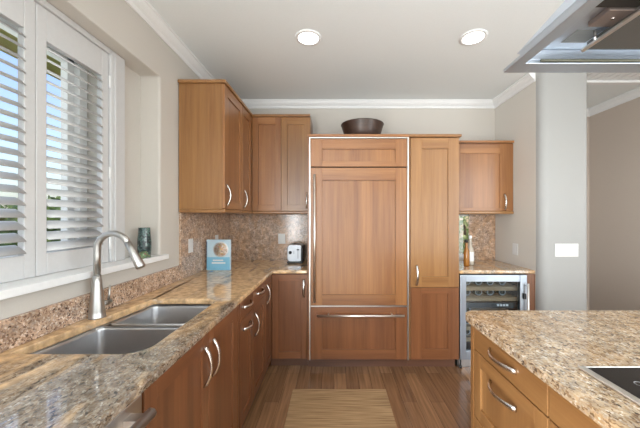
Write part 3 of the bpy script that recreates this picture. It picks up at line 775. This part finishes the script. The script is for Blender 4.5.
# cutting board
m = MB(); m.box(-.276, -.256, 3.0, 3.27, .9146, 1.135); o = m.build('cutting_board', wood('walnut_board', (.25, .13, .07), (.15, .07, .04), 'z'), None, .006, 2)
tag(o, 'brown wooden cutting board standing on edge between toaster and refrigerator', 'cutting board')

# vase and figurine on the sill
r = thing('vase', 'dark blue-green mosaic vase standing on the window sill', 'vase', (-1.262, 1.93, 1.1385))
M_vase = granite('mosaic_glaze', [(0, (.015, .02, .02)), (.35, (.04, .07, .07)), (.6, (.05, .10, .12)), (.78, (.10, .20, .16)), (.92, (.22, .30, .30))], .55, .15, (.02, .03, .04), .4)
m = MB()
m.lathe((-1.262, 1.93, 1.1385), [(.031, 0), (.036, .004), (.040, .05), (.0405, .10), (.036, .15), (.034, .187), (.035, .194), (.031, .193), (.029, .15), (.028, .02), (.001, .012)], 10); m.build('glazed_body', M_vase, r)
r = thing('figurine', 'small green and brown figurine crouching in front of the vase', 'figurine', (-1.232, 1.872, 1.1385))
M_fig = granite('figurine_glaze', [(0, (.03, .06, .03)), (.3, (.10, .25, .12)), (.6, (.25, .45, .25)), (.8, (.20, .08, .05))], .6, .3, (.2, .08, .04), .5)
m = MB()
m.lathe((-1.232, 1.872, 1.1385), [(.018, 0), (.026, .008), (.027, .022), (.02, .036), (.008, .043)], 14)
m.lathe((-1.215, 1.866, 1.1655), [(.004, -.014), (.013, -.008), (.016, .002), (.012, .013), (.004, .017)], 12)
m.build('body', M_fig, r)
for dy in (-.028, .03):
    m = MB(); m.tube([(-1.232, 1.872+dy*.7, 1.158), (-1.220, 1.872+dy*1.1, 1.150), (-1.206, 1.872+dy, 1.1405)], [.010, .008, .006], 8); m.build('leg', M_fig, r)

# outlets and switches
def plate_on(face, plane, u, z, w, h, name, label, cat, kind):
    f = fr(face, plane); p = f(u, z, 0); r = thing(name, label, cat, p)
    m = MB(); fbox(m, f, u-w/2, u+w/2, z-h/2, z+h/2, .0005, .006); m.build('cover_plate', M_plate, r, .002)
    n = max(1, round(w/.07))
    for k in range(n):
        uc = u + (k-(n-1)/2)*.046
        m = MB()
        if kind == 'outlet':
            for dz in (-.02, .02): fbox(m, f, uc-.014, uc+.014, z+dz-.012, z+dz+.012, .0062, .0078)
            m.build('socket', M_plate, r, .001, 1)
        else:
            fbox(m, f, uc-.0155, uc+.0155, z-.032, z+.032, .0062, .009); m.build('rocker', M_plate, r, .002)
    return r
plate_on('+x', -1.198, 2.42, 1.165, .072, .115, 'wall_outlet', 'white outlet plate on the granite backsplash near the window end', 'outlet', 'outlet')
plate_on('+x', -1.198, 2.955, 1.165, .072, .115, 'wall_outlet', 'white outlet plate on the granite backsplash just above the cookbook', 'outlet', 'outlet')
plate_on('-y', 3.334, -.60, 1.157, .082, .118, 'wall_outlet', 'white outlet plate on the back wall granite beside the toaster', 'outlet', 'outlet')
plate_on('-x', 1.8585, 2.97, 1.077, .085, .118, 'light_switch', 'single white rocker switch on the side wall above the bar counter', 'switch', 'rocker')
plate_on('-y', 2.60, 2.083, 1.107, .21, .118, 'light_switch', 'wide white multi-rocker switch plate on the white wall end', 'switch', 'rocker')

# ------------------------------------------------------------------ island
IX = .71            # carcass front, fronts stand to .69
r = thing('island_drawer_cabinet', 'golden wood island cabinet with stacked drawers at the far corner', 'cabinet', (1.2, 1.18, 0))
m = MB(); m.box(IX, 1.72, .935, 1.46, .10, .878); m.build('cabinet_body', GW['z'], r)
m = MB(); m.box(.688, IX, 1.434, 1.46, .10, .878); m.build('end_stile', GW['z'], r, .001, 1)
d = shaker('drawer', '-x', IX, .936, 1.432, .755, .874, r, GW, flat=True); bow('-x', IX-.02, 1.19, .815, .185, d, False)
d = shaker('drawer', '-x', IX, .936, 1.432, .43, .752, r, GW); bow('-x', IX-.02, 1.19, .672, .185, d, False)
d = shaker('drawer', '-x', IX, .936, 1.432, .105, .427, r, GW); bow('-x', IX-.02, 1.19, .35, .185, d, False)
m = MB(); m.box(.78, 1.68, .936, 1.41, 0, .099); m.build('toe_kick', M_kick, r)
r = thing('island_cooktop_cabinet', 'golden wood island cabinet with wide drawers under the cooktop', 'cabinet', (1.2, .46, 0))
m = MB(); m.box(IX, 1.72, .01, .933, .10, .85); m.build('cabinet_body', GW['z'], r)
shaker('false_front', '-x', IX, .011, .932, .755, .874, r, GW, flat=True)
d = shaker('drawer', '-x', IX, .011, .932, .43, .752, r, GW); bow('-x', IX-.02, .47, .672, .185, d, False)
d = shaker('drawer', '-x', IX, .011, .932, .105, .427, r, GW); bow('-x', IX-.02, .47, .35, .185, d, False)
m = MB(); m.box(.78, 1.68, .03, .933, 0, .099); m.build('toe_kick', M_kick, r)
pts = rrect(.662, 2.02, .0, 1.52, .075)
m = MB(); m.plate(pts, [], (0, 0, .034), lambda p: (p[0], p[1], .880)); tag(m.build('island_countertop', M_gran2, None, .012, 3, 50), 'polished brown and cream granite island countertop with rounded corner', 'countertop')

r = thing('cooktop', 'black glass cooktop with steel edge set in the island countertop', 'cooktop', (1.05, .48, .9145))
m = MB(); m.plate([(.785, .03), (1.32, .03), (1.32, .936), (.785, .936)], [[(.809, .05), (1.30, .05), (1.30, .930), (.809, .930)]], (0, 0, .006), lambda p: (p[0], p[1], .9146)); m.build('steel_edge', M_frame, r, .0015, 1)
m = MB(); m.box(.8095, 1.2995, .0505, .9295, .9146, .9196); m.build('glass_top', M_bglass, r)
M_ring = plain('burner_print', (.32, .32, .32), .3)
for x, y, R in ((.95, .76, .085), (1.17, .74, .07), (.95, .25, .07), (1.17, .25, .095)):
    m = MB(); m.lathe((x, y, .9197), [(R, 0), (R+.003, .0002)], 40, 'z', False, False); m.build('burner_ring', M_ring, r)
m = MB(); m.lathe((.883, .836, .9197), [(.011, 0), (.014, .0004)], 24, 'z', False, False); m.build('touch_mark', M_ring, r)

# ------------------------------------------------------------------ range hood
r = thing('range_hood', 'stainless steel range hood hanging over the island cooktop', 'range hood', (.93, .48, 1.90))
hx0, hx1, hy0, hy1, hz = .580, 1.28, -.03, .993, 1.895
m = MB(); lw = .06; ls = .036
rng = [(hx0, hx1, hy0, hy1, hz+.012), (hx0+.004, hx1-.004, hy0+.004, hy1-.004, hz)]
m.plate([(hx0, hy0), (hx1, hy0), (hx1, hy1), (hx0, hy1)], [[(hx0+ls, hy0+lw), (hx1-ls, hy0+lw), (hx1-ls, hy1-lw), (hx0+ls, hy1-lw)]], (0, 0, .012), lambda p: (p[0], p[1], hz))
for a in ((hx0+ls-.012, hx0+ls-.0005, hy0+lw-.012, hy1-lw+.012), (hx1-ls+.0005, hx1-ls+.012, hy0+lw-.012, hy1-lw+.012), (hx0+ls-.0005, hx1-ls+.0005, hy1-lw+.0005, hy1-lw+.012), (hx0+ls-.0005, hx1-ls+.0005, hy0+lw-.012, hy0+lw-.0005)): m.box(*a, hz+.0121, hz+.0453)
m.build('rim', M_hood, r, .002)
m = MB()
m.loft([[(hx0+.024, hy0+.035, hz+.0455), (hx1-.024, hy0+.035, hz+.0455), (hx1-.024, hy1-.035, hz+.0455), (hx0+.024, hy1-.035, hz+.0455)], [(.78, .33, 2.18), (1.08, .33, 2.18), (1.08, .63, 2.18), (.78, .63, 2.18)]], True, True); m.build('canopy', M_hood, r)
m = MB(); m.box(.785, 1.075, .335, .625, 2.181, ZC-.001); m.build('chimney', M_steelv, r)
m = MB(); m.box(.7, .775, .835, .93-.035, hz+.0445, hz+.0453); lb = m.build('rating_sticker', plain('silver_sticker', (.20, .215, .22), .6), r)
m = MB()
for k in range(7): m.box(.705, .768, .842+k*.007, .8445+k*.007, hz+.0440, hz+.0445)
m.build('small_print', plain('sticker_print', (.22, .24, .25), .6), lb)
m = MB(); m.box(.70, .80, .735, .80, hz+.030, hz+.0453); ct = m.build('control_unit', plain('control_unit_metal', (.36, .29, .26), .35, .8), r, .002)
m = MB(); m.lathe((.735, .765, hz+.0285), [(.005, 0), (.005, .002)], 12); m.build('indicator', M_nick, ct)
m = MB(); m.box(.655, .80, .05, .733, hz+.036, hz+.0453); m.build('side_recess_shade', plain('recess_shade', (.05, .045, .04), .5, .6), r)  # dark panel painted as the shaded gap beside the filter
m = MB(); m.box(.762, 1.20, .05, .875, hz+.012, hz+.034); pn = m.build('filter_panel', plain('filter_mesh', (.20, .195, .19), .45, .9, bump=.4, bscale=400), r, .002)
m = MB(); m.tube([(.748, .04, hz+.008), (.748, .872, hz+.008)], .006, 10); m.build('panel_bar', M_frame, pn)
m = MB(); m.tube([(.752, .835, hz+.009), (.752, .835, hz+.0452)], .004, 8); m.build('bracket', M_nick, pn)
m = MB(); m.tube([(hx0+lw+.02, hy1-lw-.008, hz+.006), (hx1-lw-.02, hy1-lw-.008, hz+.006)], .0045, 8); m.build('rail', plain('olive_metal', (.10, .10, .07), .5, .3), r)

# ------------------------------------------------------------------ recessed lights
M_lens = emit('lamp_lens', (1, .97, .92), 6)
def lamp(x, y, label):
    r = thing('recessed_light', label, 'ceiling light', (x, y, ZC), 'round recessed ceiling lights')
    m = MB(); m.lathe((x, y, ZC), [(.098, -.0012), (.098, -.005), (.078, -.009), (.076, -.004)], 36, 'z', False, False); m.build('trim_ring', M_white, r)
    m = MB(); m.lathe((x, y, ZC), [(.0755, -.0035), (.0755, -.0055)], 36); m.build('lens', M_lens, r)
    l = bpy.data.lights.new('bulb', 'SPOT'); l.energy = 12; l.spot_size = math.radians(115); l.spot_blend = .6; l.shadow_soft_size = .07; l.color = (1, .94, .86)
    o = bpy.data.objects.new('bulb', l); C.objects.link(o); o.parent = r; o.location = (0, 0, -.03)
    return r
l0 = lamp(-.19, 2.16, 'round lit recessed ceiling light above the sink side of the aisle')
dup(l0, (1.035, 2.155, ZC), 'round lit recessed ceiling light next to the range hood')
